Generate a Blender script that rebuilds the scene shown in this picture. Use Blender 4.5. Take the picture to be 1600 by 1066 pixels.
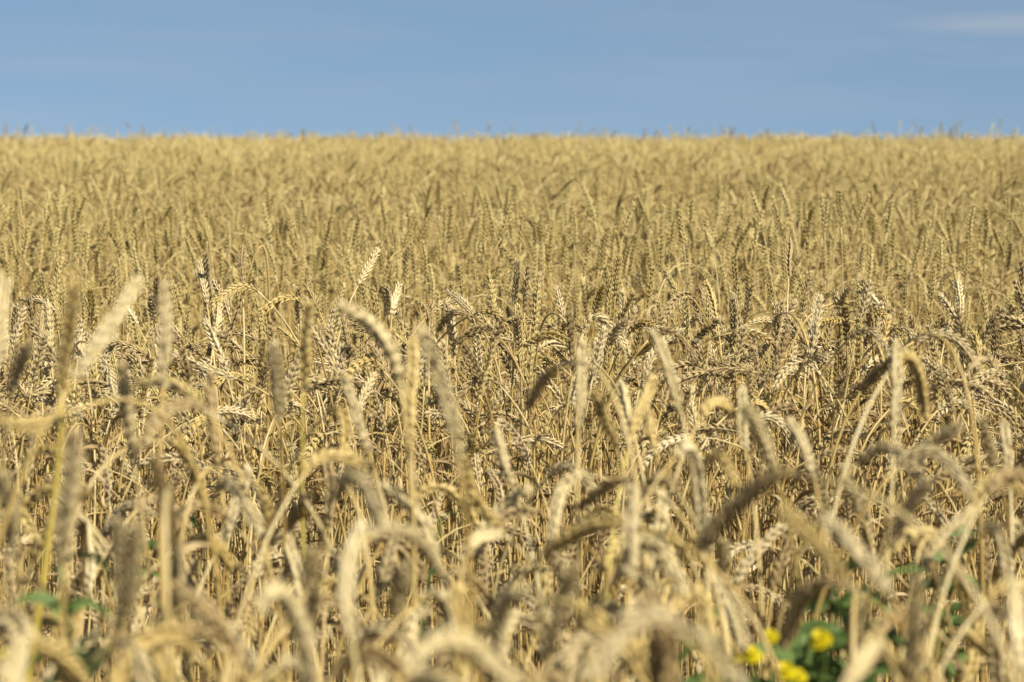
import bpy, math, random
import numpy as np
from mathutils import Vector

# ------------------------------------------------------------------ scene, camera, light
for o in list(bpy.data.objects):
    bpy.data.objects.remove(o)
scene = bpy.context.scene
COL = scene.collection
R = math.radians

FPX = 3764.0                 # focal length in pixels of the 1600-wide photograph
EYE_Z = 1.122                # camera height
HORIZON_Y = 182.0            # row of the photograph at eye level
PITCH = math.atan((533.0 - HORIZON_Y) / FPX)
FOCUS = 3.95

cam_data = bpy.data.cameras.new('camera')
cam_data.sensor_width = 36.0
cam_data.lens = 36.0 * FPX / 1600.0
cam_data.clip_start = 0.05
cam_data.clip_end = 6000.0
cam_data.dof.use_dof = True
cam_data.dof.focus_distance = FOCUS
cam_data.dof.aperture_fstop = 7.8
cam = bpy.data.objects.new('camera', cam_data)
COL.objects.link(cam)
cam.location = (0, 0, EYE_Z)
cam.rotation_euler = (R(90) - PITCH, 0, 0)
scene.camera = cam

SUN_EL, SUN_AZ = 45.0, 138.0      # azimuth from +Y (view direction) clockwise towards +X
world = bpy.data.worlds.new('World')
scene.world = world
world.use_nodes = True
wn, wl = world.node_tree.nodes, world.node_tree.links
wn.clear()
w_out = wn.new('ShaderNodeOutputWorld')
w_bg = wn.new('ShaderNodeBackground')
w_sky = wn.new('ShaderNodeTexSky')
w_sky.sky_type = 'NISHITA'
w_sky.sun_disc = False
w_sky.sun_elevation = R(SUN_EL)
w_sky.sun_rotation = R(SUN_AZ)
w_sky.altitude = 0
w_sky.air_density = 1.0
w_sky.dust_density = 0.4
w_sky.ozone_density = 1.6
w_geo = wn.new('ShaderNodeTexCoord')
# lift the sampling so that the blue starts right above the field
w_sep = wn.new('ShaderNodeSeparateXYZ')
w_com = wn.new('ShaderNodeCombineXYZ')
w_mul = wn.new('ShaderNodeMath'); w_mul.operation = 'MULTIPLY_ADD'
w_mul.inputs[1].default_value = 0.78
w_mul.inputs[2].default_value = 0.22
w_max = wn.new('ShaderNodeMath'); w_max.operation = 'MAXIMUM'
w_max.inputs[1].default_value = 0.02
wl.new(w_geo.outputs['Generated'], w_sep.inputs[0])
wl.new(w_sep.outputs['X'], w_com.inputs['X'])
wl.new(w_sep.outputs['Y'], w_com.inputs['Y'])
wl.new(w_sep.outputs['Z'], w_mul.inputs[0])
wl.new(w_mul.outputs[0], w_max.inputs[0])
wl.new(w_max.outputs[0], w_com.inputs['Z'])
wl.new(w_com.outputs[0], w_sky.inputs['Vector'])
# thin high cirrus: long streaks
w_map = wn.new('ShaderNodeMapping')
w_map.inputs['Scale'].default_value = (3.2, 3.2, 30.0)
w_map.inputs['Location'].default_value = (0.35, 0.0, 0.2)
w_noi = wn.new('ShaderNodeTexNoise')
w_noi.inputs['Scale'].default_value = 2.2
w_noi.inputs['Detail'].default_value = 6.0
w_noi.inputs['Roughness'].default_value = 0.55
w_rmp = wn.new('ShaderNodeMapRange')
w_rmp.inputs['From Min'].default_value = 0.42
w_rmp.inputs['From Max'].default_value = 0.78
w_rmp.inputs['To Min'].default_value = 0.0
w_rmp.inputs['To Max'].default_value = 0.13
w_mix = wn.new('ShaderNodeMixRGB')
w_mix.inputs['Color2'].default_value = (5.2, 5.1, 5.4, 1)
wl.new(w_geo.outputs['Generated'], w_map.inputs['Vector'])
wl.new(w_map.outputs[0], w_noi.inputs['Vector'])
wl.new(w_noi.outputs['Fac'], w_rmp.inputs['Value'])
# one brighter wisp low in the sky to the right
w_wm = wn.new('ShaderNodeMapping'); w_wm.vector_type = 'POINT'
w_wm.inputs['Location'].default_value = (-0.207 / 0.058, 0, -0.0372 / 0.0062)
w_wm.inputs['Scale'].default_value = (1 / 0.058, 0.0, 1 / 0.0062)
w_len = wn.new('ShaderNodeVectorMath'); w_len.operation = 'LENGTH'
w_wr = wn.new('ShaderNodeMapRange'); w_wr.interpolation_type = 'SMOOTHSTEP'
w_wr.inputs['From Min'].default_value = 0.1; w_wr.inputs['From Max'].default_value = 1.15
w_wr.inputs['To Min'].default_value = 0.75; w_wr.inputs['To Max'].default_value = 0.0
w_ws = wn.new('ShaderNodeMath'); w_ws.operation = 'MULTIPLY'
w_add = wn.new('ShaderNodeMath'); w_add.operation = 'ADD'
wl.new(w_geo.outputs['Generated'], w_wm.inputs['Vector']); wl.new(w_wm.outputs[0], w_len.inputs[0])
wl.new(w_len.outputs['Value'], w_wr.inputs['Value']); wl.new(w_wr.outputs[0], w_ws.inputs[0]); wl.new(w_noi.outputs['Fac'], w_ws.inputs[1])
wl.new(w_ws.outputs[0], w_add.inputs[0]); wl.new(w_rmp.outputs[0], w_add.inputs[1])
wl.new(w_add.outputs[0], w_mix.inputs['Fac'])
wl.new(w_sky.outputs[0], w_mix.inputs['Color1'])
w_tint = wn.new('ShaderNodeMixRGB'); w_tint.blend_type = 'MULTIPLY'; w_tint.inputs['Fac'].default_value = 1.0
w_tint.inputs['Color2'].default_value = (1.0, 1.01, 0.965, 1)
wl.new(w_mix.outputs[0], w_tint.inputs['Color1'])
wl.new(w_tint.outputs[0], w_bg.inputs['Color'])
w_bg.inputs['Strength'].default_value = 0.0595
wl.new(w_bg.outputs[0], w_out.inputs['Surface'])

sun_data = bpy.data.lights.new('sun', 'SUN')
sun_data.energy = 5.0
sun_data.angle = R(0.53)
sun_data.color = (1.0, 0.955, 0.88)
sun = bpy.data.objects.new('sun', sun_data)
COL.objects.link(sun)
to_sun = Vector((math.sin(R(SUN_AZ)) * math.cos(R(SUN_EL)), math.cos(R(SUN_AZ)) * math.cos(R(SUN_EL)), math.sin(R(SUN_EL))))
sun.rotation_euler = to_sun.to_track_quat('Z', 'Y').to_euler()
sun.location = (4, -4, 8)

scene.view_settings.view_transform = 'Standard'
scene.view_settings.look = 'None'
scene.view_settings.exposure = 0.91
scene.view_settings.gamma = 1.0
scene.render.engine = 'CYCLES'
scene.cycles.max_bounces = 6
scene.cycles.diffuse_bounces = 2
scene.cycles.glossy_bounces = 2
scene.cycles.use_denoising = True

# ------------------------------------------------------------------ helpers
rng = np.random.default_rng(20)
rnd = random.Random(11)

_G = np.array([[-40, 0.0], [5, 0.0], [10, 0.014], [15, 0.042], [19, 0.066], [22, 0.072], [26, 0.050], [32, -0.04], [42, -0.24], [60, -0.75], [120, -3.2], [300, -10.0], [2000, -80.0], [6000, -240]])
def ground_z(y):
    return np.interp(y, _G[:, 0], _G[:, 1])

CP, SP = math.cos(PITCH), math.sin(PITCH)
def at(px, py, depth):
    """point seen at photo pixel (px, py) at this depth along the view axis"""
    u, v = (px - 800.0) / FPX, -(py - 533.0) / FPX
    return np.array([u * depth, depth * CP + v * depth * SP, EYE_Z - depth * SP + v * depth * CP])
def project(p):
    dy, dz = p[1], p[2] - EYE_Z
    dep = dy * CP - dz * SP
    up = dy * SP + dz * CP
    return 800 + FPX * p[0] / dep, 533 - FPX * up / dep, dep

def unit(v):
    n = np.linalg.norm(v, axis=-1, keepdims=True)
    return v / np.maximum(n, 1e-9)

class Geo:
    """collects vertices, quads and triangles, a tone value per vertex and a material slot per face"""
    def __init__(self):
        self.v, self.q, self.t, self.tone, self.qm, self.tm, self.n = [], [], [], [], [], [], 0
    def add(self, v, q=None, t=None, tone=0.5, mat=0):
        v = np.asarray(v, float).reshape(-1, 3)
        if q is not None and len(q):
            q = np.asarray(q, int).reshape(-1, 4); self.q.append(q + self.n); self.qm.append(np.full(len(q), mat))
        if t is not None and len(t):
            t = np.asarray(t, int).reshape(-1, 3); self.t.append(t + self.n); self.tm.append(np.full(len(t), mat))
        self.v.append(v)
        self.tone.append(np.broadcast_to(np.asarray(tone, float), (len(v),)))
        self.n += len(v)
    def mesh(self, name, mats, smooth=True):
        v = np.concatenate(self.v)
        q = np.concatenate(self.q) if self.q else np.zeros((0, 4), int)
        t = np.concatenate(self.t) if self.t else np.zeros((0, 3), int)
        me = bpy.data.meshes.new(name)
        me.vertices.add(len(v)); me.vertices.foreach_set('co', v.astype(np.float32).ravel())
        loops = np.concatenate([q.ravel(), t.ravel()])
        me.loops.add(len(loops)); me.loops.foreach_set('vertex_index', loops.astype(np.int32))
        nq, nt = len(q), len(t)
        me.polygons.add(nq + nt)
        me.polygons.foreach_set('loop_start', np.concatenate([np.arange(nq) * 4, nq * 4 + np.arange(nt) * 3]).astype(np.int32))
        mi = np.concatenate([np.concatenate(self.qm) if self.qm else np.zeros(0, int), np.concatenate(self.tm) if self.tm else np.zeros(0, int)])
        me.polygons.foreach_set('material_index', mi.astype(np.int32))
        me.polygons.foreach_set('use_smooth', np.full(nq + nt, smooth))
        a = me.attributes.new('tone', 'FLOAT', 'POINT')
        a.data.foreach_set('value', np.concatenate(self.tone).astype(np.float32))
        for m in mats:
            me.materials.append(m)
        me.update(calc_edges=True)
        return me

def link(name, me, parent=None):
    o = bpy.data.objects.new(name, me)
    COL.objects.link(o)
    if parent is not None:
        o.parent = parent
    return o
def tag(o, label=None, cat=None, group=None, kind=None):
    for k, val in (('label', label), ('category', cat), ('group', group), ('kind', kind)):
        if val:
            o[k] = val
    return o
def empty(name, loc):
    o = bpy.data.objects.new(name, None)
    o.empty_display_size = 0.05
    o.location = loc
    COL.objects.link(o)
    return o

# ------------------------------------------------------------------ materials
def straw(name, dark, mid, light, rough=0.55, spec=0.25, var=0.5, stretch=None, translucent=0.0, depth=0.70):
    dark, mid, light = (tuple(c * depth for c in q) for q in (dark, mid, light))
    m = bpy.data.materials.new(name)
    m.use_nodes = True
    n, l = m.node_tree.nodes, m.node_tree.links
    n.clear()
    out = n.new('ShaderNodeOutputMaterial')
    b = n.new('ShaderNodeBsdfPrincipled')
    at_ = n.new('ShaderNodeAttribute'); at_.attribute_name = 'tone'
    oi = n.new('ShaderNodeObjectInfo')
    tc = n.new('ShaderNodeTexCoord')
    no = n.new('ShaderNodeTexNoise')
    no.inputs['Scale'].default_value = 140.0
    no.inputs['Detail'].default_value = 3.0
    mp = n.new('ShaderNodeMapping')
    if stretch:
        mp.inputs['Scale'].default_value = stretch
    l.new(tc.outputs['Object'], mp.inputs['Vector']); l.new(mp.outputs[0], no.inputs['Vector'])
    a1 = n.new('ShaderNodeMath'); a1.operation = 'MULTIPLY_ADD'; a1.inputs[1].default_value = 0.45
    l.new(no.outputs['Fac'], a1.inputs[0])
    a2 = n.new('ShaderNodeMath'); a2.operation = 'MULTIPLY'; a2.inputs[1].default_value = 0.5
    l.new(at_.outputs['Fac'], a2.inputs[0]); l.new(a2.outputs[0], a1.inputs[2])
    a3 = n.new('ShaderNodeMath'); a3.operation = 'MULTIPLY_ADD'; a3.inputs[1].default_value = var
    l.new(oi.outputs['Random'], a3.inputs[0])
    a4 = n.new('ShaderNodeMath'); a4.operation = 'SUBTRACT'; a4.inputs[1].default_value = var * 0.5
    l.new(a1.outputs[0], a3.inputs[2]); l.new(a3.outputs[0], a4.inputs[0])
    cr = n.new('ShaderNodeValToRGB')
    e = cr.color_ramp.elements
    e[0].position, e[0].color = 0.08, (*dark, 1)
    e[1].position, e[1].color = 0.85, (*light, 1)
    k = e.new(0.45); k.color = (*mid, 1)
    l.new(a4.outputs[0], cr.inputs['Fac'])
    l.new(cr.outputs[0], b.inputs['Base Color'])
    b.inputs['Roughness'].default_value = rough
    b.inputs['Specular IOR Level'].default_value = spec
    if translucent:
        tr = n.new('ShaderNodeBsdfTranslucent')
        l.new(cr.outputs[0], tr.inputs['Color'])
        mx = n.new('ShaderNodeMixShader'); mx.inputs[0].default_value = translucent
        l.new(b.outputs[0], mx.inputs[1]); l.new(tr.outputs[0], mx.inputs[2])
        l.new(mx.outputs[0], out.inputs['Surface'])
    else:
        l.new(b.outputs[0], out.inputs['Surface'])
    return m

EAR = {
    'pale':   straw('pale_chaff', (0.46, 0.34, 0.145), (0.67, 0.53, 0.25), (0.82, 0.69, 0.40), var=0.2),
    'golden': straw('golden_chaff', (0.40, 0.265, 0.07), (0.60, 0.435, 0.145), (0.75, 0.58, 0.26), var=0.2),
    'grey':   straw('weathered_chaff', (0.36, 0.265, 0.115), (0.56, 0.435, 0.205), (0.73, 0.60, 0.34), var=0.2),
    'brown':  straw('brown_shaded_chaff', (0.25, 0.165, 0.06), (0.42, 0.295, 0.118), (0.57, 0.43, 0.21), var=0.2),  # darker tone: some ears truly weathered, others have their shade put in the colour
}
EAR_FIELD = straw('field_chaff', (0.29, 0.195, 0.08), (0.54, 0.40, 0.175), (0.77, 0.62, 0.34), var=0.6)
EAR_GOLD = straw('ripe_golden_chaff', (0.36, 0.255, 0.08), (0.56, 0.425, 0.148), (0.69, 0.55, 0.225), var=0.5)
STEM = straw('straw_stem', (0.36, 0.21, 0.05), (0.57, 0.40, 0.125), (0.68, 0.54, 0.25), rough=0.42, spec=0.4, var=0.5, stretch=(1, 1, 0.12))
STEM_GREEN = straw('yellow_green_stem', (0.36, 0.27, 0.03), (0.54, 0.41, 0.085), (0.60, 0.48, 0.12), depth=0.75, rough=0.42, spec=0.4, var=0.2, stretch=(1, 1, 0.12))
LEAF = straw('dry_leaf', (0.15, 0.085, 0.03), (0.36, 0.23, 0.085), (0.63, 0.49, 0.25), rough=0.6, var=0.5, stretch=(1, 1, 0.3), translucent=0.12)
GREEN = straw('green_leaf', (0.048, 0.070, 0.016), (0.090, 0.140, 0.034), (0.15, 0.20, 0.05), depth=1.0, rough=0.6, spec=0.2, var=0.3, translucent=0.3)
PETAL = straw('yellow_petal', (0.62, 0.47, 0.005), (0.80, 0.65, 0.01), (0.86, 0.74, 0.03), depth=0.7, rough=0.5, var=0.2, translucent=0.25)

# ------------------------------------------------------------------ plant geometry
def floret_template(sides, rings, awn):
    """pointed grain-in-chaff along +Z, length 1 (plus an awn point), unit half width"""
    prof = {7: ([0.0, .14, .34, .56, .76, .92, 1.0], [.30, .72, 1.0, .92, .62, .26, .10]),
            5: ([0.0, .22, .5, .78, 1.0], [.35, .9, 1.0, .6, .12]),
            4: ([0.0, .3, .7, 1.0], [.4, 1.0, .75, .12])}[rings]
    v, q, t = [], [], []
    for z, r in zip(*prof):
        for k in range(sides):
            a = 2 * math.pi * k / sides
            x, y = math.cos(a) * r, math.sin(a) * r
            if y > 0 and sides > 4: x *= 1 - 0.25 * (y / max(r, 1e-6)) ** 2      # a keel on the outer face
            v.append((x, y, z))
    for i in range(rings - 1):
        for k in range(sides):
            a, b = i * sides + k, i * sides + (k + 1) % sides
            q.append((a, b, b + sides, a + sides))
    tip = len(v); v.append((0, 0.12, 1.0 + awn))
    for k in range(sides):
        t.append(((rings - 1) * sides + k, (rings - 1) * sides + (k + 1) % sides, tip))
    v = np.array(v, float)
    grad = np.clip(v[:, 2], 0, 1.1)
    return v, np.array(q), np.array(t), grad
TPL = {'near': floret_template(6, 7, 0.28), 'mid': floret_template(5, 5, 0.25), 'low': floret_template(4, 4, 0.15)}

def curve_frames(P, roll):
    """P (n,3) polyline -> tangents and two normals carried along it"""
    T = unit(np.gradient(P, axis=0))
    ref = np.array([math.cos(roll), math.sin(roll), 0.23])
    U = np.zeros_like(P)
    u = ref - T[0] * (ref @ T[0])
    for i in range(len(P)):
        u = u - T[i] * (u @ T[i]); u = u / max(np.linalg.norm(u), 1e-9)
        U[i] = u
    return T, U, np.cross(T, U)

def tube(g, P, rad, sides=5, tone=0.5, mat=0, roll=0.3, flat=1.0):
    P = np.asarray(P, float); n = len(P)
    T, U, V = curve_frames(P, roll)
    rad = np.broadcast_to(np.asarray(rad, float), (n,))
    a = 2 * np.pi * np.arange(sides) / sides
    pts = P[:, None, :] + rad[:, None, None] * (np.cos(a)[None, :, None] * U[:, None, :] + flat * np.sin(a)[None, :, None] * V[:, None, :])
    i, k = np.meshgrid(np.arange(n - 1), np.arange(sides), indexing='ij')
    A, B = i * sides + k, i * sides + (k + 1) % sides
    q = np.stack([A, B, B + sides, A + sides], -1).reshape(-1, 4)
    t = [(0, k + 1, k) for k in range(1, sides - 1)] + [((n - 1) * sides, (n - 1) * sides + k, (n - 1) * sides + k + 1) for k in range(1, sides - 1)]
    tn = np.repeat(np.broadcast_to(np.asarray(tone, float), (n,)), sides)
    g.add(pts.reshape(-1, 3), q, t, tn, mat)

def bez2(b, m, t_, n):
    """quadratic curve through base, middle and tip"""
    c = 2 * m - 0.5 * (b + t_)
    s = np.linspace(0, 1, n)[:, None]
    return (1 - s) ** 2 * b + 2 * s * (1 - s) * c + s ** 2 * t_

def ear(g, C, r, lod='near', width=1.0, mat=0, open_=1.0):
    """an ear of wheat along the polyline C: two rows of overlapping spikelets"""
    seg = np.linalg.norm(np.diff(C, axis=0), axis=1); L = seg.sum()
    s = np.concatenate([[0], np.cumsum(seg)]) / L
    T, U, V = curve_frames(C, r.uniform(0, 6.28))
    tv, tq, tt, tg = TPL[lod]
    C = C + U * (np.sin(s * r.uniform(4, 9) + r.uniform(0, 6)) * .0011)[:, None]
    width = width * .80 * r.uniform(.88, 1.1)
    n = max(9, int(L / (0.0044 if lod == 'near' else 0.0052)))
    tube(g, C, 0.0011, 4, 0.4, mat)
    # rows: (t, side, fan)
    fans = (-1, 0, 1) if lod != 'low' else (-0.6, 0.6)
    recs = []
    for i in range(n):
        t = i / (n - 1) * 0.94
        side = 1 if i % 2 == 0 else -1
        for f in fans:
            recs.append((t, side, f))
    recs.append((0.95, 0, 0)); recs.append((0.93, 0.3, 0.8)); recs.append((0.93, -0.3, -0.8))
    recs = np.array(recs)
    recs = recs[r.random(len(recs)) > r.choice([.0, .03, .10])]
    k = len(recs)
    t = recs[:, 0]
    ip = lambda A: np.stack([np.interp(t, s, A[:, j]) for j in range(3)], -1)
    P0, t3, u3, v3 = ip(C), unit(ip(T)), unit(ip(U)), unit(ip(V))
    swell = np.interp(t, [0, .12, .35, .7, .95], [.62, .85, 1.0, .95, .70]) * r.uniform(.93, 1.07, k)
    splay = np.radians(r.normal(17, 5, k) * open_) * np.where(recs[:, 1] == 0, 0, 1)
    fan = np.radians(r.normal(20, 5, k) * open_) * recs[:, 2]
    out = u3 * recs[:, 1:2]
    axis = unit(t3 + out * np.tan(splay)[:, None] + v3 * np.tan(fan)[:, None])
    pos = P0 + out * (0.0021 * width) + v3 * (recs[:, 2:3] * 0.0019 * width) - t3 * 0.0015
    facing = unit(out + v3 * recs[:, 2:3] * 0.8 + 1e-4 * u3)
    y_ = unit(facing - axis * np.sum(facing * axis, -1, keepdims=True))
    x_ = np.cross(y_, axis)
    ln = 0.0112 * swell * r.uniform(.9, 1.12, k)
    hw = 0.00215 * width * swell * r.uniform(.9, 1.1, k)
    if lod == 'low': hw = hw * 1.25
    tz = np.repeat(tv[None, :, 2], k, 0)
    tz[:, -1] += np.where(r.random(k) < .18, r.uniform(.2, .75, k), r.uniform(-.15, .12, k)) * np.where(t > .5, 1.0, .4)      # stray awn points
    W = (pos[:, None, :] + tv[None, :, 0:1] * (hw[:, None, None] * x_[:, None, :]) + tv[None, :, 1:2] * (hw[:, None, None] * 0.9 * y_[:, None, :])
         + tz[:, :, None] * (ln[:, None, None] * axis[:, None, :]))
    nv = len(tv)
    off = (np.arange(k) * nv)[:, None, None]
    tone = np.clip(r.uniform(.15, .75, k)[:, None] + 0.25 * (tg[None, :] - 0.5), 0, 1)
    g.add(W.reshape(-1, 3), (tq[None] + off).reshape(-1, 4), (tt[None] + off).reshape(-1, 3), tone.reshape(-1), mat)

def ear_far(g, C, r, mat=0):
    """an ear seen from afar: a tapering braid"""
    n = len(C)
    s = np.linspace(0, 1, n)
    prof = np.interp(s, [0, .1, .4, .8, 1], [.35, .85, 1, .75, .2]) * 0.0046
    prof = prof * (1 + 0.22 * np.where(np.arange(n) % 2 == 0, 1, -1))
    tube(g, C, prof, 5, np.clip(r.uniform(.2, .8, n), 0, 1), mat, roll=r.uniform(0, 6))

def stem_curve(root, base, T0, n=16, pull=0.30):
    h = base[2] - root[2]
    p1 = root + np.array([0, 0, 1.0]) * h * 0.55 + np.array([base[0] - root[0], base[1] - root[1], 0]) * 0.12
    p2 = base - unit(T0) * h * pull
    s = np.linspace(0, 1, n) ** 0.85
    s = s[:, None]
    return (1 - s) ** 3 * root + 3 * s * (1 - s) ** 2 * p1 + 3 * s ** 2 * (1 - s) * p2 + s ** 3 * base

def stem(g, P, r, sides=6, mat=0, thick=1.0):
    n = len(P); s = np.linspace(0, 1, n)
    rad = np.interp(s, [0, .7, 1], [.0019, .0014, .00095]) * thick
    tube(g, P, rad, sides, np.clip(np.interp(s, [0, .6, 1], [.35, .5, .6]) + r.uniform(-.15, .15), 0, 1), mat)
    if sides >= 5:
        for j in (0.28, 0.55):                       # the swollen joints of the straw
            i = j * (n - 1); a = int(i); c = P[a] + (P[a + 1] - P[a]) * (i - a); d = unit(P[a + 1] - P[a])
            rr = np.interp(j, s, rad)
            tube(g, np.array([c - d * .006, c - d * .002, c + d * .002, c + d * .006]), np.array([.9, 1.45, 1.45, .9]) * rr, sides, 0.1, mat)

def leaf_blade(g, start, direction, length, width, r, mat=0, droop=1.0, n=9, curl=1.0, tone=None):
    """a ribbon leaf with a folded midrib that arches over and twists"""
    d = unit(np.asarray(direction, float)); P = [np.asarray(start, float)]
    step = length / (n - 1)
    side_drift = r.normal(0, .10, 3) * curl
    for i in range(n - 1):
        d = unit(d + np.array([0, 0, -0.26 * droop]) * (0.4 + i / n) + side_drift * 0.5)
        P.append(P[-1] + d * step)
    P = np.array(P)
    T = unit(np.gradient(P, axis=0))
    tw0, tw = r.uniform(0, 6.28), r.normal(0, 1.6) * curl
    V = []
    for i in range(n):
        s = i / (n - 1)
        u = unit(np.cross(T[i], np.array([0.05, 0.03, 1.0])))
        w = np.cross(u, T[i])
        a = tw0 * (curl > 0) + tw * s
        side = u * math.cos(a) + w * math.sin(a); nor = -u * math.sin(a) + w * math.cos(a)
        hw = width * 0.5 * np.interp(s, [0, .08, .4, .8, 1], [.45, .9, 1, .6, .04])
        V += [P[i] + side * hw + nor * hw * .35, P[i], P[i] - side * hw + nor * hw * .35]
    q = []
    for i in range(n - 1):
        a = i * 3
        q += [(a, a + 1, a + 4, a + 3), (a + 1, a + 2, a + 5, a + 4)]
    g.add(np.array(V), q, None, (r.uniform(.2, .8) if tone is None else tone), mat)

# ------------------------------------------------------------------ ground and land
def land():
    ys = np.concatenate([np.linspace(-25, 4, 12), np.linspace(5, 60, 56), np.geomspace(65, 5000, 30)])
    xs = np.concatenate([-np.geomspace(2500, 12, 16), np.linspace(-10, 10, 41), np.geomspace(12, 2500, 16)])
    X, Y = np.meshgrid(xs, ys)
    Z = ground_z(Y) + 0.012 * np.sin(X * 2.1 + Y * .7) * np.exp(-np.abs(Y) / 60) * 0.5
    g = Geo(); nx, ny = len(xs), len(ys)
    i, k = np.meshgrid(np.arange(ny - 1), np.arange(nx - 1), indexing='ij')
    A = i * nx + k
    g.add(np.stack([X, Y, Z], -1).reshape(-1, 3), np.stack([A, A + 1, A + 1 + nx, A + nx], -1).reshape(-1, 4))
    m = bpy.data.materials.new('field_soil'); m.use_nodes = True
    n, l = m.node_tree.nodes, m.node_tree.links
    b = n['Principled BSDF']; b.inputs['Roughness'].default_value = 0.95; b.inputs['Specular IOR Level'].default_value = 0.1
    tc = n.new('ShaderNodeTexCoord'); no = n.new('ShaderNodeTexNoise'); no.inputs['Scale'].default_value = 30; no.inputs['Detail'].default_value = 8
    cr = n.new('ShaderNodeValToRGB'); e = cr.color_ramp.elements
    e[0].position, e[0].color = .35, (.045, .030, .018, 1); e[1].position, e[1].color = .7, (.16, .11, .06, 1)
    bp = n.new('ShaderNodeBump'); bp.inputs['Strength'].default_value = .6; bp.inputs['Distance'].default_value = .03
    l.new(tc.outputs['Object'], no.inputs['Vector']); l.new(no.outputs['Fac'], cr.inputs['Fac']); l.new(cr.outputs[0], b.inputs['Base Color'])
    l.new(no.outputs['Fac'], bp.inputs['Height']); l.new(bp.outputs[0], b.inputs['Normal'])
    tag(link('ground', g.mesh('ground', [m])), kind='structure')
land()

# ------------------------------------------------------------------ the mass of the crop
def field_plant(r, lod, gold=False, tall=False):
    """one whole plant at the origin, as (Geo); slots 0 stem, 1 ear, 2 leaf"""
    g = Geo()
    h = r.normal(.775, .03)
    kind = r.random()
    up = .42 if gold else .22
    phi = R(r.uniform(3, 28)) if kind < up else R(r.uniform(30, 75)) if kind < up + (.14 if gold else .25) else R(r.uniform(115, 165)) if gold else R(r.uniform(85, 150))
    if tall: phi = R(r.uniform(3, 70))
    az = r.uniform(0, 6.28)
    hd = np.array([math.cos(az), math.sin(az), 0])
    L = r.uniform(.066, .094)
    lean = r.uniform(.02, .05) + .07 * phi
    base = hd * lean + np.array([0, 0, h - .02 * phi])
    T0 = hd * math.sin(phi * .72) + np.array([0, 0, math.cos(phi * .72)])
    T1 = hd * math.sin(phi * 1.25) + np.array([0, 0, math.cos(phi * 1.25)])
    C0 = np.zeros(3)
    nC = 22 if lod != 'low' else 11
    s = np.linspace(0, 1, nC)
    Ts = unit((1 - s)[:, None] * T0 + s[:, None] * T1)
    C = base + np.concatenate([[C0], np.cumsum(Ts[:-1] * L / (nC - 1), axis=0)])
    root = np.array([r.normal(0, .015), r.normal(0, .015), -0.01])
    P = stem_curve(root, base, T0, {'near': 16, 'mid': 11, 'low': 6}[lod], .18 + .05 * phi)
    stem(g, P, r, {'near': 6, 'mid': 4, 'low': 3}[lod], 0, 1.5 if tall else 1.0 if lod != 'low' else 1.2)
    if lod == 'low':
        ear_far(g, C, r, 1)
    else:
        ear(g, C, r, 'near' if lod == 'near' else 'low', 1.0, 1)
    for j in range({'near': r.integers(1, 3) if gold else r.integers(3, 6), 'mid': r.integers(1, 4), 'low': r.integers(0, 2)}[lod]):
        f = r.uniform(.35, .82); i = int(f * (len(P) - 1))
        a = r.uniform(0, 6.28)
        leaf_blade(g, P[i], (math.cos(a), math.sin(a), r.uniform(.2, 1.4)), r.uniform(.05, .14), r.uniform(.002, .006), r, 2, r.uniform(.8, 2.4), 9 if lod == 'near' else 5, 2.2)
    return g

src = bpy.data.collections.new('crop_sources')
counts = {'near': 28, 'golden': 18, 'mid': 18, 'low': 18, 'tall': 9}
first = {}
k = 0
for lod, cnt in counts.items():
    first[lod] = k
    gold = lod != 'near'
    for j in range(cnt):
        o = bpy.data.objects.new('crop_source_%03d' % k, field_plant(rng, {'golden': 'near', 'tall': 'mid'}.get(lod, lod), gold, lod == 'tall').mesh('wheat_stalk', [STEM, EAR_GOLD if gold else EAR_FIELD, LEAF]))
        src.objects.link(o)
        k += 1

def scatter(y0, y1, density, lod, margin=0.5, mean=1.0, sd=.045, top=1.08):
    half = math.tan(R(12.6))
    w1 = y1 * half + margin
    n = int((y1 - y0) * 2 * w1 * density)
    x = rng.uniform(-w1, w1, n); y = rng.uniform(y0, y1, n)
    keep = np.abs(x) < y * half + margin
    x, y = x[keep], y[keep]
    n = len(x)
    vid = first[lod] + rng.integers(0, counts[lod], n)
    hn = 0.035 * np.sin(x * 3.1 + 1.3 * np.sin(y * 1.7)) + 0.03 * np.sin(y * 2.3 + x * 1.1)     # gentle waves in the height of the crop
    sc = np.clip(rng.normal(mean, sd, n) + hn * .5, .5, top)
    rot = np.stack([rng.normal(0, .05, n), rng.normal(0, .05, n), rng.uniform(0, 6.28, n)], -1)
    return np.stack([x, y, ground_z(y)], -1), vid, sc, rot

parts = [scatter(1.5, 2.2, 110, 'near', .3, .83, .06, .92), scatter(2.2, 3.1, 150, 'near', .4, .82, .07, .93),
         scatter(3.12, 4.2, 250, 'near', .5, .93, .06, 1.02), scatter(3.2, 4.6, 110, 'golden', .5, .90, .05, .99), scatter(4.2, 5.2, 110, 'golden', .5, .92, .05, 1.0),
         scatter(5.2, 7.6, 230, 'golden', .6, .985, .06, 1.1), scatter(7.6, 14, 290, 'mid', .8, .985, .065, 1.10), scatter(14, 33, 260, 'low', 1.5, .98, .06, 1.12)]
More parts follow.
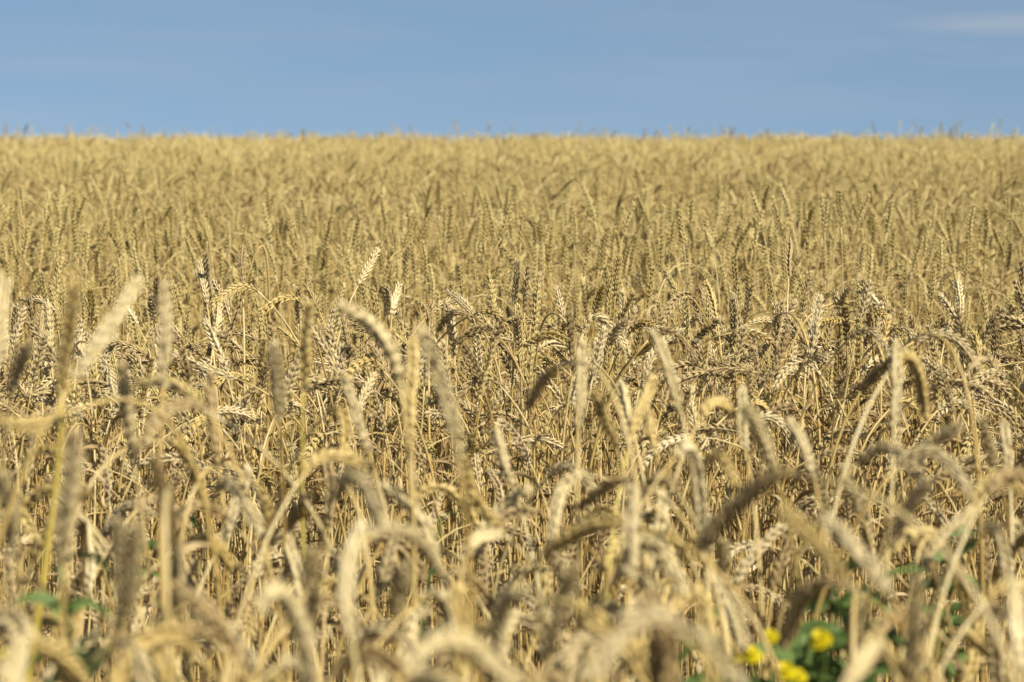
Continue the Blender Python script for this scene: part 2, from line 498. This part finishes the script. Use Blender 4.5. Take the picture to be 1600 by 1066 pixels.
# the few that stand clear of the rest on the skyline
nt = 170
ty = rng.uniform(16, 22, nt); tx = rng.uniform(-1, 1, nt) * ty * .22
parts.append((np.stack([tx, ty, ground_z(ty)], -1), first['tall'] + rng.integers(0, counts['tall'], nt), rng.uniform(1.05, 1.22, nt), np.stack([rng.normal(0, .06, nt), rng.normal(0, .06, nt), rng.uniform(0, 6.28, nt)], -1)))
def clear_of_weeds(p):
    # the weeds have crowded the wheat out of this patch
    x, y = p[0][:, 0], p[0][:, 1]
    ok = ~((y < 2.7) & (x > y * .10) & (x < y * .172))
    return tuple(a[ok] for a in p)
parts = [clear_of_weeds(p) for p in parts]
PTS = np.concatenate([p[0] for p in parts]); VID = np.concatenate([p[1] for p in parts]); SCL = np.concatenate([p[2] for p in parts]); ROT = np.concatenate([p[3] for p in parts])
print('crop instances', len(PTS))
me = bpy.data.meshes.new('wheat_crop')
me.vertices.add(len(PTS)); me.vertices.foreach_set('co', PTS.astype(np.float32).ravel())
a = me.attributes.new('variant', 'INT', 'POINT'); a.data.foreach_set('value', VID.astype(np.int32))
a = me.attributes.new('size', 'FLOAT', 'POINT'); a.data.foreach_set('value', SCL.astype(np.float32))
a = me.attributes.new('turn', 'FLOAT_VECTOR', 'POINT'); a.data.foreach_set('vector', ROT.astype(np.float32).ravel())
crop = tag(link('wheat_crop', me), kind='stuff', label='mass of ripe straw coloured wheat filling the field to the skyline', cat='wheat field')
ng = bpy.data.node_groups.new('crop_scatter', 'GeometryNodeTree')
ng.interface.new_socket('Geometry', in_out='INPUT', socket_type='NodeSocketGeometry')
ng.interface.new_socket('Geometry', in_out='OUTPUT', socket_type='NodeSocketGeometry')
gi, go = ng.nodes.new('NodeGroupInput'), ng.nodes.new('NodeGroupOutput')
ci = ng.nodes.new('GeometryNodeCollectionInfo'); ci.inputs['Collection'].default_value = src
ci.inputs['Separate Children'].default_value = True; ci.inputs['Reset Children'].default_value = True
ip = ng.nodes.new('GeometryNodeInstanceOnPoints'); ip.inputs['Pick Instance'].default_value = True
def named(name, typ):
    nn = ng.nodes.new('GeometryNodeInputNamedAttribute'); nn.data_type = typ; nn.inputs['Name'].default_value = name
    return next(s for s in nn.outputs if s.enabled and s.name == 'Attribute')
e2r = ng.nodes.new('FunctionNodeEulerToRotation')
L_ = ng.links.new
L_(gi.outputs[0], ip.inputs['Points']); L_(ci.outputs[0], ip.inputs['Instance'])
L_(named('variant', 'INT'), ip.inputs['Instance Index'])
L_(named('turn', 'FLOAT_VECTOR'), e2r.inputs[0]); L_(e2r.outputs[0], ip.inputs['Rotation'])
L_(named('size', 'FLOAT'), ip.inputs['Scale'])
L_(ip.outputs[0], go.inputs[0])
crop.modifiers.new('scatter', 'NODES').node_group = ng

# ------------------------------------------------------------------ single stalks
STALKS = []          # dicts used for the labels
def stalk(base, mid, tip, d, tone='golden', hero=None, stem_mat=None, stem_to=None, leaves=None, length=None, thick=1.25):
    """one wheat plant; base, mid and tip of its ear are where the photograph shows them, d metres away"""
    i = len(STALKS)
    r = np.random.default_rng(1000 + i)
    base, mid, tip = (np.array(p, float) for p in (base, mid, tip))
    flat = (np.linalg.norm(mid - base) + np.linalg.norm(tip - mid)) * d / FPX
    want = length or r.uniform(.080, .098)
    if flat > .108:
        d = d * .102 / flat; flat = .102
    dz = math.sqrt(max(want ** 2 - flat ** 2, 0)) if flat < want else 0.0
    dz = min(dz, .055) * (1 if r.random() < .5 else -1)
    B, M, T_ = at(*base, d), at(*mid, d + dz * .45), at(*tip, d + dz)
    C = bez2(B, M, T_, 26)
    T0 = unit(C[1] - C[0])
    hz = np.array([T0[0], T0[1], 0])
    if stem_to is not None:
        q = at(*stem_to, d); dirn = (B - q); t_ = (B[2]) / max(dirn[2], .05)
        rx, ry = B[0] - dirn[0] * min(t_, 6) * .9, B[1] - dirn[1] * min(t_, 6) * .3
    else:
        rx, ry = B[0] - hz[0] * .16 + r.normal(0, .02), B[1] - hz[1] * .16 + r.normal(0, .03)
    ry = max(ry, 0.55)
    root = np.array([rx, ry, float(ground_z(ry)) - .01])
    nod = math.acos(max(-1, min(1, T0[2])))
    P = stem_curve(root, B, T0, 20, .16 + .07 * nod)
    root_e = empty('wheat_stalk', root)
    sm = STEM_GREEN if stem_mat == 'green' else STEM
    g = Geo(); stem(g, P - root, r, 7, 0, thick); link('stem', g.mesh('stem', [sm]), root_e)
    g = Geo(); ear(g, C - root, r, 'near', r.uniform(1.02, 1.28) if d < 2.9 else r.uniform(1.0, 1.15), 0, .72 if d < 2.9 else .9); link('ear', g.mesh('ear', [EAR[tone]]), root_e)
    for j in range(leaves if leaves is not None else r.integers(1, 3)):
        f = r.uniform(.4, .74); k = int(f * (len(P) - 1)); a = r.uniform(0, 6.28)
        g = Geo(); leaf_blade(g, P[k] - root, (math.cos(a), math.sin(a), r.uniform(.4, 1.5)), r.uniform(.06, .14), r.uniform(.003, .007), r, 0, r.uniform(.9, 2.2), 11, 1.6)
        link('leaf', g.mesh('leaf', [LEAF]), root_e)
    STALKS.append(dict(o=root_e, base=base, mid=mid, tip=tip, d=d, tone=tone, hero=hero))
    return root_e

# foreground, out of focus: (base, middle, tip of the ear in the photograph, metres away, tone, name used as a landmark)
FRONT = [
 ((98,612),(104,525),(118,440),1.9,'golden','tall straight ear on a thick yellow stem',dict(stem_mat='green',stem_to=(60,860),thick=1.9)),
 ((118,592),(170,512),(215,430),1.75,'pale','creamy ear leaning right towards the sky',{}),
 ((255,605),(258,520),(255,440),2.0,'grey','tall dull ear bent slightly to and fro',{}),
 ((340,715),(332,650),(328,582),2.3,'brown','straight dark brown ear',{}),
 ((-5,565),(0,500),(3,432),1.9,'pale',None,{}),
 ((18,612),(28,575),(46,535),2.3,'grey',None,{}),
 ((208,715),(198,640),(192,565),2.1,'pale',None,{}),
 ((97,650),(50,664),(0,656),1.9,'golden','level ear pointing at the left edge',{}),
 ((318,640),(262,640),(216,705),2.1,'brown','dark ear drooping beside the dull tall ear',{}),
 ((318,636),(275,602),(215,600),2.2,'golden',None,{}),
 ((101,880),(108,770),(118,672),1.55,'grey','fat beaded grey ear beside the yellow stem',{}),
 ((26,872),(16,805),(5,740),1.8,'pale',None,{}),
 ((340,768),(366,758),(408,838),2.2,'pale',None,{}),
 ((264,688),(292,712),(316,782),2.3,'golden',None,{}),
 ((272,850),(258,780),(240,715),1.8,'brown','dark upright ear with green behind it',{}),
 ((186,985),(206,905),(214,820),1.6,'pale','broad bright straw ear low on the left',{}),
 ((278,850),(276,905),(256,978),1.7,'grey',None,{}),
 ((192,950),(186,880),(186,810),1.8,'grey',None,{}),
 ((345,965),(318,932),(285,905),2.4,'brown',None,{}),
 ((288,848),(325,846),(364,888),2.2,'golden',None,{}),
 ((18,1120),(24,1060),(32,1000),1.35,'pale',None,{}),
 ((55,1008),(88,1022),(128,1064),1.5,'golden',None,dict(stem_mat='green')),
 ((0,978),(20,970),(40,1004),1.6,'pale',None,{}),
 ((208,996),(236,1008),(264,1070),1.6,'golden',None,{}),
 ((210,1112),(213,1070),(216,1030),1.7,'pale',None,{}),
 ((436,655),(432,598),(428,538),2.1,'pale','short fat cream ear standing alone',dict(leaves=0)),
 ((474,607),(478,540),(485,472),2.3,'golden','slim yellowish ear beside the fat cream ear',dict(stem_mat='green')),
 ((624,592),(594,520),(528,478),2.1,'pale','long ear bowing to the left above the bent stem',{}),
 ((643,682),(642,600),(646,525),2.1,'golden',None,{}),
 ((716,716),(693,602),(655,510),1.75,'pale','longest leaning ear in the middle',{}),
 ((576,706),(556,645),(538,588),2.4,'grey',None,{}),
 ((512,645),(534,648),(536,722),2.4,'golden',None,{}),
 ((478,736),(520,712),(582,732),2.1,'golden',None,{}),
 ((518,788),(552,744),(602,822),1.7,'grey','arched tan ear over the bright cream ear',{}),
 ((550,1002),(544,900),(565,815),1.5,'pale','broad bright cream ear low in the middle',{}),
 ((580,838),(640,834),(692,902),1.6,'grey',None,{}),
 ((485,992),(484,925),(490,860),1.6,'pale',None,{}),
 ((402,955),(444,930),(484,1052),1.35,'pale','big ear curling over at the bottom edge',{}),
 ((398,755),(416,790),(426,852),2.2,'golden',None,{}),
 ((486,770),(468,795),(447,832),2.3,'brown',None,{}),
 ((620,986),(624,930),(632,880),1.8,'pale',None,{}),
 ((636,1046),(706,1000),(796,1070),1.2,'pale','large pale ear sweeping along the bottom edge',{}),
 ((832,925),(786,942),(776,1022),1.5,'pale','pale ear hooked like a crescent',{}),
 ((726,872),(742,844),(778,838),2.0,'pale',None,{}),
 ((786,832),(744,780),(722,715),2.2,'golden',None,{}),
 ((802,762),(786,716),(772,672),2.4,'grey',None,{}),
 ((842,802),(806,800),(774,818),2.3,'brown',None,{}),
 ((904,668),(907,600),(912,530),2.2,'pale','straight cream ear right of centre',dict(leaves=0)),
 ((872,572),(852,592),(826,636),2.2,'brown','blunt dark ear pointing down to the left',{}),
 ((962,698),(946,655),(926,610),2.4,'golden',None,{}),
 ((986,668),(976,632),(968,598),2.6,'pale',None,{}),
 ((984,692),(1000,640),(1020,588),2.2,'golden',None,dict(stem_mat='green')),
 ((1063,638),(1042,568),(1018,518),2.25,'pale','pale ear leaning left with a shaded flank',{}),
 ((1026,712),(1018,676),(1012,638),2.4,'golden',None,{}),
 ((914,742),(880,764),(862,842),2.1,'pale','cream ear curving down like a claw',{}),
 ((988,752),(952,758),(903,797),2.1,'brown',None,{}),
 ((1058,766),(1030,748),(1000,778),2.1,'brown',None,{}),
 ((983,902),(986,830),(990,760),1.75,'grey','dull upright ear rising through the tangle',{}),
 ((978,818),(920,824),(853,862),1.85,'golden','straw ear stretched nearly level to the left',{}),
 ((1056,712),(1086,716),(1093,832),2.0,'pale','drooping ear on a looped neck',{}),
 ((1094,652),(1118,628),(1143,650),2.3,'golden','small arched ear like a bridge',{}),
 ((1102,730),(1128,716),(1149,757),2.2,'golden',None,{}),
 ((1166,702),(1160,655),(1158,606),2.3,'pale',None,{}),
 ((1212,742),(1188,680),(1163,632),2.1,'pale','pale ear leaning over its straight neighbour',{}),
 ((1270,742),(1254,695),(1231,652),2.25,'grey',None,{}),
 ((1244,742),(1172,768),(1094,862),1.5,'brown','long dark ear slanting across the tangle',{}),
 ((968,882),(1016,848),(1070,928),1.8,'pale','arched pale ear with a dark underside',{}),
 ((956,906),(990,893),(1027,926),2.0,'grey',None,{}),
 ((862,1008),(878,945),(900,884),1.7,'pale','whitest ear leaning right near the bottom edge',{}),
 ((1072,992),(1000,962),(924,1064),1.25,'grey','great arched ear at the bottom edge',{}),
 ((1062,985),(1104,998),(1152,1068),1.4,'pale',None,{}),
 ((1124,904),(1142,950),(1166,1012),1.9,'pale','pale ear hanging beside the yellow flowers',{}),
 ((1125,914),(1128,880),(1131,843),2.3,'pale',None,{}),
 ((1322,902),(1272,842),(1225,800),1.5,'golden','straw ear slanting to the upper left above the flowers',{}),
 ((1392,932),(1338,860),(1285,806),1.5,'grey','grey ear slanting parallel to the straw one',{}),
 ((1424,1068),(1428,985),(1436,905),1.5,'pale','stout beaded ear right of the flowers',{}),
 ((1397,668),(1399,600),(1403,534),2.25,'pale','straight pale ear right of the slanting leaf',dict(leaves=0)),
 ((1406,560),(1428,570),(1448,656),2.3,'golden',None,{}),
 ((1396,556),(1374,580),(1347,609),2.7,'brown',None,{}),
 ((1422,740),(1454,696),(1501,665),2.2,'pale','straw ear pointing up to the right',{}),
 ((1391,848),(1418,800),(1450,754),1.8,'grey',None,{}),
 ((1556,732),(1545,695),(1537,653),2.4,'pale',None,{}),
 ((1576,742),(1572,700),(1569,660),2.4,'grey',None,{}),
 ((1346,806),(1332,768),(1317,727),2.4,'grey',None,{}),
 ((1520,788),(1556,750),(1606,774),2.0,'golden','tan ear arching off the right edge',{}),
 ((1540,774),(1572,742),(1612,745),2.0,'brown',None,{}),
 ((1487,868),(1499,905),(1511,964),2.2,'golden',None,{}),
 ((1390,862),(1428,832),(1472,842),2.1,'golden',None,{}),
 ((1596,1052),(1588,980),(1584,908),1.6,'pale','upright pale ear against the right edge',{}),
 ((1556,1032),(1530,1006),(1500,987),2.0,'golden',None,{}),
 ((1320,914),(1266,922),(1220,1012),1.65,'brown','nearly black ear arching over the yellow flowers',{}),
 ((1318,1080),(1344,1038),(1368,1004),1.4,'pale',None,{}),
 ((1340,952),(1338,980),(1329,1014),1.9,'pale',None,{}),
]
# in focus, about three and a half metres off
SHARP = [
 ((331,476),(325,435),(320,394),3.6,'grey','tallest sharp ear with a twin beside it',{}),
 ((323,474),(317,440),(311,408),3.55,'grey',None,{}),
 ((379,446),(378,415),(378,384),3.6,'brown','thin braided ear on a long straight stalk',{}),
 ((402,455),(372,450),(330,480),3.45,'golden','golden ear drooping left across the twins',{}),
 ((473,480),(448,466),(402,492),3.45,'golden','plaited golden ear bowing left',{}),
 ((336,526),(340,500),(342,474),3.5,'pale',None,{}),
 ((379,463),(366,505),(348,545),3.55,'brown',None,{}),
 ((559,447),(575,418),(591,388),3.7,'pale','pale ear leaning right above the crop',{}),
 ((741,493),(722,472),(698,456),3.45,'grey','spiky pale ear crossing a dark drooping one',{}),
 ((736,493),(706,490),(684,518),3.45,'brown','dark ear drooping left under the spiky pale ear',{}),
 ((744,489),(772,491),(796,524),3.45,'golden','plaited ear drooping right from the crossing',{}),
 ((671,502),(672,486),(674,471),3.5,'brown',None,{}),
 ((805,476),(806,442),(808,406),3.55,'grey','tallest sharp ear near the centre',dict(leaves=0)),
 ((811,548),(809,520),(807,496),3.5,'grey',None,{}),
 ((818,542),(856,525),(897,540),3.4,'golden','level plaited ear with an arched back',{}),
 ((885,503),(897,512),(914,516),3.5,'brown',None,{}),
 ((911,520),(936,496),(976,546),3.4,'pale',None,{}),
 ((1083,467),(1062,464),(1034,503),3.45,'brown','brown hooked ear on a thin arching neck',dict(leaves=0)),
 ((1149,519),(1188,525),(1226,557),3.4,'golden','greenish gold ear drooping right',{}),
 ((1133,573),(1155,564),(1179,555),3.4,'pale',None,{}),
 ((1264,527),(1270,492),(1279,457),3.5,'grey','whitish ragged ear beside the pale pair',{}),
 ((1312,484),(1316,466),(1328,449),3.5,'pale','white topped ear on a straight stalk',dict(leaves=0)),
 ((1359,492),(1354,464),(1344,436),3.5,'pale','taller ear of the white pair',{}),
 ((1323,537),(1322,508),(1320,479),3.55,'brown',None,{}),
 ((1318,500),(1298,501),(1278,507),3.45,'golden',None,{}),
 ((1361,486),(1384,496),(1401,521),3.5,'golden',None,{}),
 ((1389,519),(1412,513),(1431,531),3.45,'pale',None,{}),
 ((1428,534),(1486,526),(1531,580),3.3,'grey','fat ear arching right above the fallen one',{}),
 ((1496,607),(1470,580),(1443,561),3.3,'grey','fallen ear with a dark belly',{}),
 ((1501,492),(1499,466),(1497,439),3.6,'pale',None,{}),
 ((1232,434),(1233,404),(1233,374),3.7,'brown','tall thin ear standing clear of the crop',dict(leaves=0)),
 ((1476,533),(1480,518),(1485,503),3.6,'brown',None,{}),
 ((1547,592),(1554,570),(1562,549),3.5,'brown',None,{}),
 ((370,592),(322,574),(271,553),3.25,'pale','pale ear lying flat to the left',{}),
 ((145,516),(143,482),(141,450),3.5,'golden',None,{}),
 ((121,562),(124,540),(128,517),3.4,'grey',None,{}),
 ((241,503),(238,482),(236,461),3.5,'grey',None,{}),
 ((62,552),(62,515),(64,480),3.5,'brown',None,{}),
 ((81,572),(77,520),(75,472),3.4,'pale',None,{}),
 ((1119,497),(1112,468),(1103,439),3.6,'golden',None,{}),
 ((1148,542),(1146,504),(1145,465),3.5,'grey',None,{}),
 ((1220,490),(1214,505),(1212,546),3.5,'grey',None,{}),
 ((1242,529),(1232,534),(1219,551),3.5,'brown',None,{}),
 ((990,575),(982,552),(974,528),3.4,'grey',None,{}),
 ((985,562),(1005,546),(1032,536),3.4,'golden',None,{}),
 ((602,492),(606,470),(600,446),3.5,'grey',None,{}),
 ((612,495),(616,470),(624,446),3.5,'pale',None,{}),
 ((1402,630),(1426,636),(1451,692),3.25,'golden','golden ear drooping right behind the slanting straw ear',{}),
 ((147,678),(154,696),(156,724),3.2,'golden',None,{}),
 ((132,684),(138,702),(149,728),3.2,'golden',None,{}),
 ((432,646),(452,632),(486,645),3.25,'pale',None,{}),
 ((1172,630),(1192,636),(1206,668),3.25,'golden',None,{}),
 ((1345,480),(1362,500),(1350,540),3.5,'brown',None,{}),
 ((160,560),(172,585),(178,618),3.25,'pale',None,{}),
 ((985,520),(1003,505),(1022,512),3.6,'golden',None,{}),
]
for b_, m_, t_, d_, tone_, hero_, kw in FRONT + SHARP:
    stalk(b_, m_, t_, d_ * (.93 if d_ < 2.9 else 1), tone_, hero_, **kw)

# the rest of the stalks near the camera: lower ones that fill the front of the field
def filler(px, d, py, r):
    kind = r.random()
    L = r.uniform(.07, .09) * FPX / d
    sgn = 1 if r.random() < .5 else -1
    tone = ['pale', 'golden', 'golden', 'grey', 'grey', 'brown'][r.integers(0, 6)]
    if kind < .35:
        a = R(r.uniform(-22, 22)); tip = (px + math.sin(a) * L, py - 0); base = (px, py + math.cos(a) * L)
        mid = ((base[0] + tip[0]) / 2 + r.normal(0, .05) * L, (base[1] + tip[1]) / 2)
    elif kind < .55:
        base = (px, py + .75 * L); tip = (px + sgn * .6 * L, py); mid = (px + sgn * .22 * L, py + .33 * L)
    elif kind < .8:
        base = (px, py + .12 * L); mid = (px + sgn * .36 * L, py); tip = (px + sgn * .72 * L, py + .45 * L)
    else:
        base = (px, py); mid = (px + sgn * .2 * L, py + .1 * L); tip = (px + sgn * .35 * L, py + .8 * L)
    stalk(base, mid, tip, d * (.95 if d < 2.9 else 1), tone)
r0 = np.random.default_rng(5)
N_FILL = 300 - len(STALKS)
for j in range(N_FILL):
    f = j / N_FILL
    px = (j * 0.61803398875 % 1.0) * 1680 - 40 + r0.normal(0, 10)
    if f < .34:
        d = r0.uniform(1.4, 2.0); py = r0.uniform(900, 1075)
    elif f < .74:
        d = r0.uniform(2.0, 2.7); py = r0.uniform(700, 960)
    else:
        d = r0.uniform(3.1, 3.6); py = r0.uniform(490, 660)
    if 1130 < px < 1420 and py > 860 and d < 2.9:
        px = r0.uniform(520, 1080)
    filler(px, d, py, r0)

# ------------------------------------------------------------------ weeds and flowers
def weed(px, py, d, height, n_leaf, r, label, big=1.0, spread=.10):
    n_leaf = int(n_leaf * 2.4)
    top = at(px, py, d); gz = float(ground_z(top[1]))
    root = np.array([top[0] + r.normal(0, .01), top[1], gz])
    e = empty('green_weed', root); tag(e, label, 'weed', 'green weeds among the wheat')
    P = stem_curve(root, top, np.array([r.normal(0, .15), r.normal(0, .1), 1.0]), 14, .2) - root
    g = Geo(); tube(g, P, np.linspace(.003, .0012, 14), 6, .4); link('stem', g.mesh('stem', [GREEN]), e)
    for j in range(n_leaf):
        f = 1 - (j / n_leaf) * height; k = min(13, max(1, int(f * 13))); a = j * 2.4 + r.normal(0, .3)
        g = Geo(); leaf_blade(g, P[k], (math.cos(a), math.sin(a), r.uniform(.5, 1.3)), r.uniform(.028, .050) * big, r.uniform(.006, .011) * big, r, 0, r.uniform(.5, 1.6), 10, .5)
        link('leaf', g.mesh('leaf', [GREEN]), e)
    return e

def flower_head(parent, root, c, rad, r, aim):
    """a yellow composite head: a green cup below two whorls of strap petals"""
    ax = unit(np.array(aim, float)); u = unit(np.cross(ax, [0.2, .9, .1])); v = np.cross(ax, u)
    g = Geo()
    n = 0
    for ring, cnt, lift, ln in ((0, 17, .20, 1.0), (1, 13, .55, .78), (2, 9, 1.2, .5)):
        for j in range(cnt):
            a = 2 * math.pi * (j + .5 * ring) / cnt + r.normal(0, .06)
            dr = u * math.cos(a) + v * math.sin(a); sd = np.cross(ax, dr)
            pts = []
            for s, w in ((.12, .3), (.45, .85), (.8, 1.0), (1.0, .7)):
                c0 = c - root + dr * (rad * ln * s) + ax * (rad * lift * s * (1.1 - .5 * s) + .001 * ring)
                hw = rad * .17 * w
                pts += [c0 + sd * hw + ax * hw * .3, c0, c0 - sd * hw + ax * hw * .3]
            q = []
            for i in range(3):
                b = i * 3; q += [(b, b + 1, b + 4, b + 3), (b + 1, b + 2, b + 5, b + 4)]
            g.add(pts, q, None, r.uniform(.2, .8)); n += 1
    fh = link('flower_head', g.mesh('flower_head', [PETAL]), parent)
    g = Geo()
    tube(g, np.array([c - root - ax * rad * x for x in (.95, .8, .45, .1, -.05)]), rad * np.array([.12, .3, .42, .38, .2]), 9, .4)
    link('calyx', g.mesh('calyx', [GREEN]), fh)

def flower_plant(heads, d, root_px, label, n_leaf, seed, rad=.0066):
    r = np.random.default_rng(seed)
    c0 = at(root_px, 1066, d); root = np.array([c0[0], c0[1], float(ground_z(c0[1]))])
    e = empty('yellow_wildflower', root); tag(e, label, 'wildflower', 'yellow wildflowers in the wheat')
    fork = at(root_px, 1150, d)
    P = stem_curve(root, fork, np.array([0, 0, 1.0]), 12, .2) - root
    g = Geo(); tube(g, P, np.linspace(.0035, .0022, 12), 7, .4)
    for (x, y, s) in heads:
        c = at(x, y, d + r.normal(0, .02))
        aim = np.array([r.normal(0, .25), -.55, 1.0]) if s > 0 else np.array([.3, -.2, 1.])
        p_end = c - root - unit(aim) * rad * abs(s) * .9
        Q = stem_curve(fork - root, p_end, aim, 10, .3)
        tube(g, Q, np.linspace(.0020, .0012, 10), 6, .45)
        flower_head(e, root, c, rad * abs(s), r, aim)
    link('stem', g.mesh('stem', [GREEN]), e)
    for j in range(n_leaf * 4):
        f = r.uniform(.6, 1.0); k = min(11, int(f * 11)); a = r.uniform(0, 6.28)
        g = Geo(); leaf_blade(g, P[k] * (0.985), (math.cos(a), math.sin(a) * .6, r.uniform(.8, 1.8)), r.uniform(.03, .055), r.uniform(.006, .011), r, 0, r.uniform(.4, 1.4), 10, .5)
        link('leaf', g.mesh('leaf', [GREEN]), e)

flower_plant([(1205, 998, .95), (1176, 1027, 1.1), (1150, 1030, .7)], 1.72, 1200, 'yellow wildflower with three small heads, furthest left of the flower patch', 9, 61)
flower_plant([(1283, 1003, 1.25), (1228, 1053, 1.2), (1248, 1060, .9)], 1.66, 1268, 'yellow wildflower with broad bright heads below the nearly black arching ear', 11, 62)
flower_plant([(1042, 1064, .9)], 1.8, 1046, 'lone yellow wildflower half cut by the bottom edge', 4, 63)
rw = np.random.default_rng(77)
weed(1300, 895, 1.95, .35, 16, rw, 'tall blue green weed rising behind the yellow flowers', 1.3)
weed(1335, 945, 1.85, .40, 16, rw, 'leafy green weed between the yellow flowers and the stout beaded ear', 1.4)
weed(1250, 985, 1.9, .4, 14, rw, 'dark green weed in the shade between the yellow flowers', 1.4)
weed(1482, 835, 2.4, .35, 14, rw, 'green weed under the thin arching straw near the right edge', 1.2)
weed(1468, 925, 2.5, .35, 10, rw, 'low dark green weed right of the stout beaded ear')
weed(90, 885, 1.6, .3, 12, rw, 'green weed close beside the thick yellow stem', .9)
weed(125, 1000, 1.75, .35, 9, rw, 'low green weed in the bottom left corner of the field')
weed(255, 815, 2.5, .4, 8, rw, 'green weed in the gap behind the dark upright ear')
weed(1105, 965, 2.0, .4, 9, rw, 'green weed left of the yellow flowers under the arched pale ear')
weed(690, 810, 2.4, .5, 7, rw, 'slim green weed among the straws below the longest leaning ear', .8)

# ------------------------------------------------------------------ labels: each stalk by its look and by what stands next to it
def describe():
    heroes = [s for s in STALKS if s['hero']]
    def look(s):
        dx, dy = s['tip'] - s['base']
        ang = math.degrees(math.atan2(abs(dx), -dy))       # 0 up, 180 down
        way = 'left' if dx < 0 else 'right'
        pose = 'upright' if ang < 18 else f'{way}-leaning' if ang < 62 else f'{way}-bowing' if ang < 100 else f'{way}-drooping' if ang < 160 else 'hanging'
        tone = {'pale': 'pale cream', 'golden': 'golden', 'grey': 'dull tan', 'brown': 'dark brown'}[s['tone']]
        foc = 'blurred' if s['d'] < 2.9 else 'sharp'
        return foc, tone, pose
    used = {}
    for s in heroes:
        foc, tone, pose = look(s)
        lab = f"{foc} wheat stalk, the {s['hero']}"
        s['o']['label'] = lab; used[lab] = 1
    groups = {}
    for s in STALKS:
        foc = look(s)[0]
        tag(s['o'], None, 'wheat stalk', 'blurred wheat stalks close to the camera' if foc == 'blurred' else 'sharp wheat stalks in the focused strip')
        if s['hero']:
            continue
        c = (s['base'] + s['tip']) / 2
        h = min(heroes, key=lambda q: np.hypot(*((q['base'] + q['tip']) / 2 - c)))
        v = c - (h['base'] + h['tip']) / 2
        rel = ('above' if v[1] < 0 else 'below') if abs(v[1]) > abs(v[0]) * 1.2 else ('left of' if v[0] < 0 else 'right of')
        foc, tone, pose = look(s)
        groups.setdefault((foc, tone, pose, rel, h['hero']), []).append((float(np.hypot(*v)), s))
    ords = ['nearest', 'second', 'third', 'fourth', 'fifth', 'sixth', 'seventh', 'eighth']
    for (foc, tone, pose, rel, hn), ss in groups.items():
        ss.sort(key=lambda q: q[0])
        for i, (_, s) in enumerate(ss):
            one = '' if len(ss) == 1 else ords[i] + ' '
            s['o']['label'] = f"{one}{foc} {tone} {pose} ear {rel} the {hn}"
            if len(s['o']['label'].split()) > 16:
                s['o']['label'] = f"{one}{foc} {tone} {pose} {rel} {hn}"
describe()
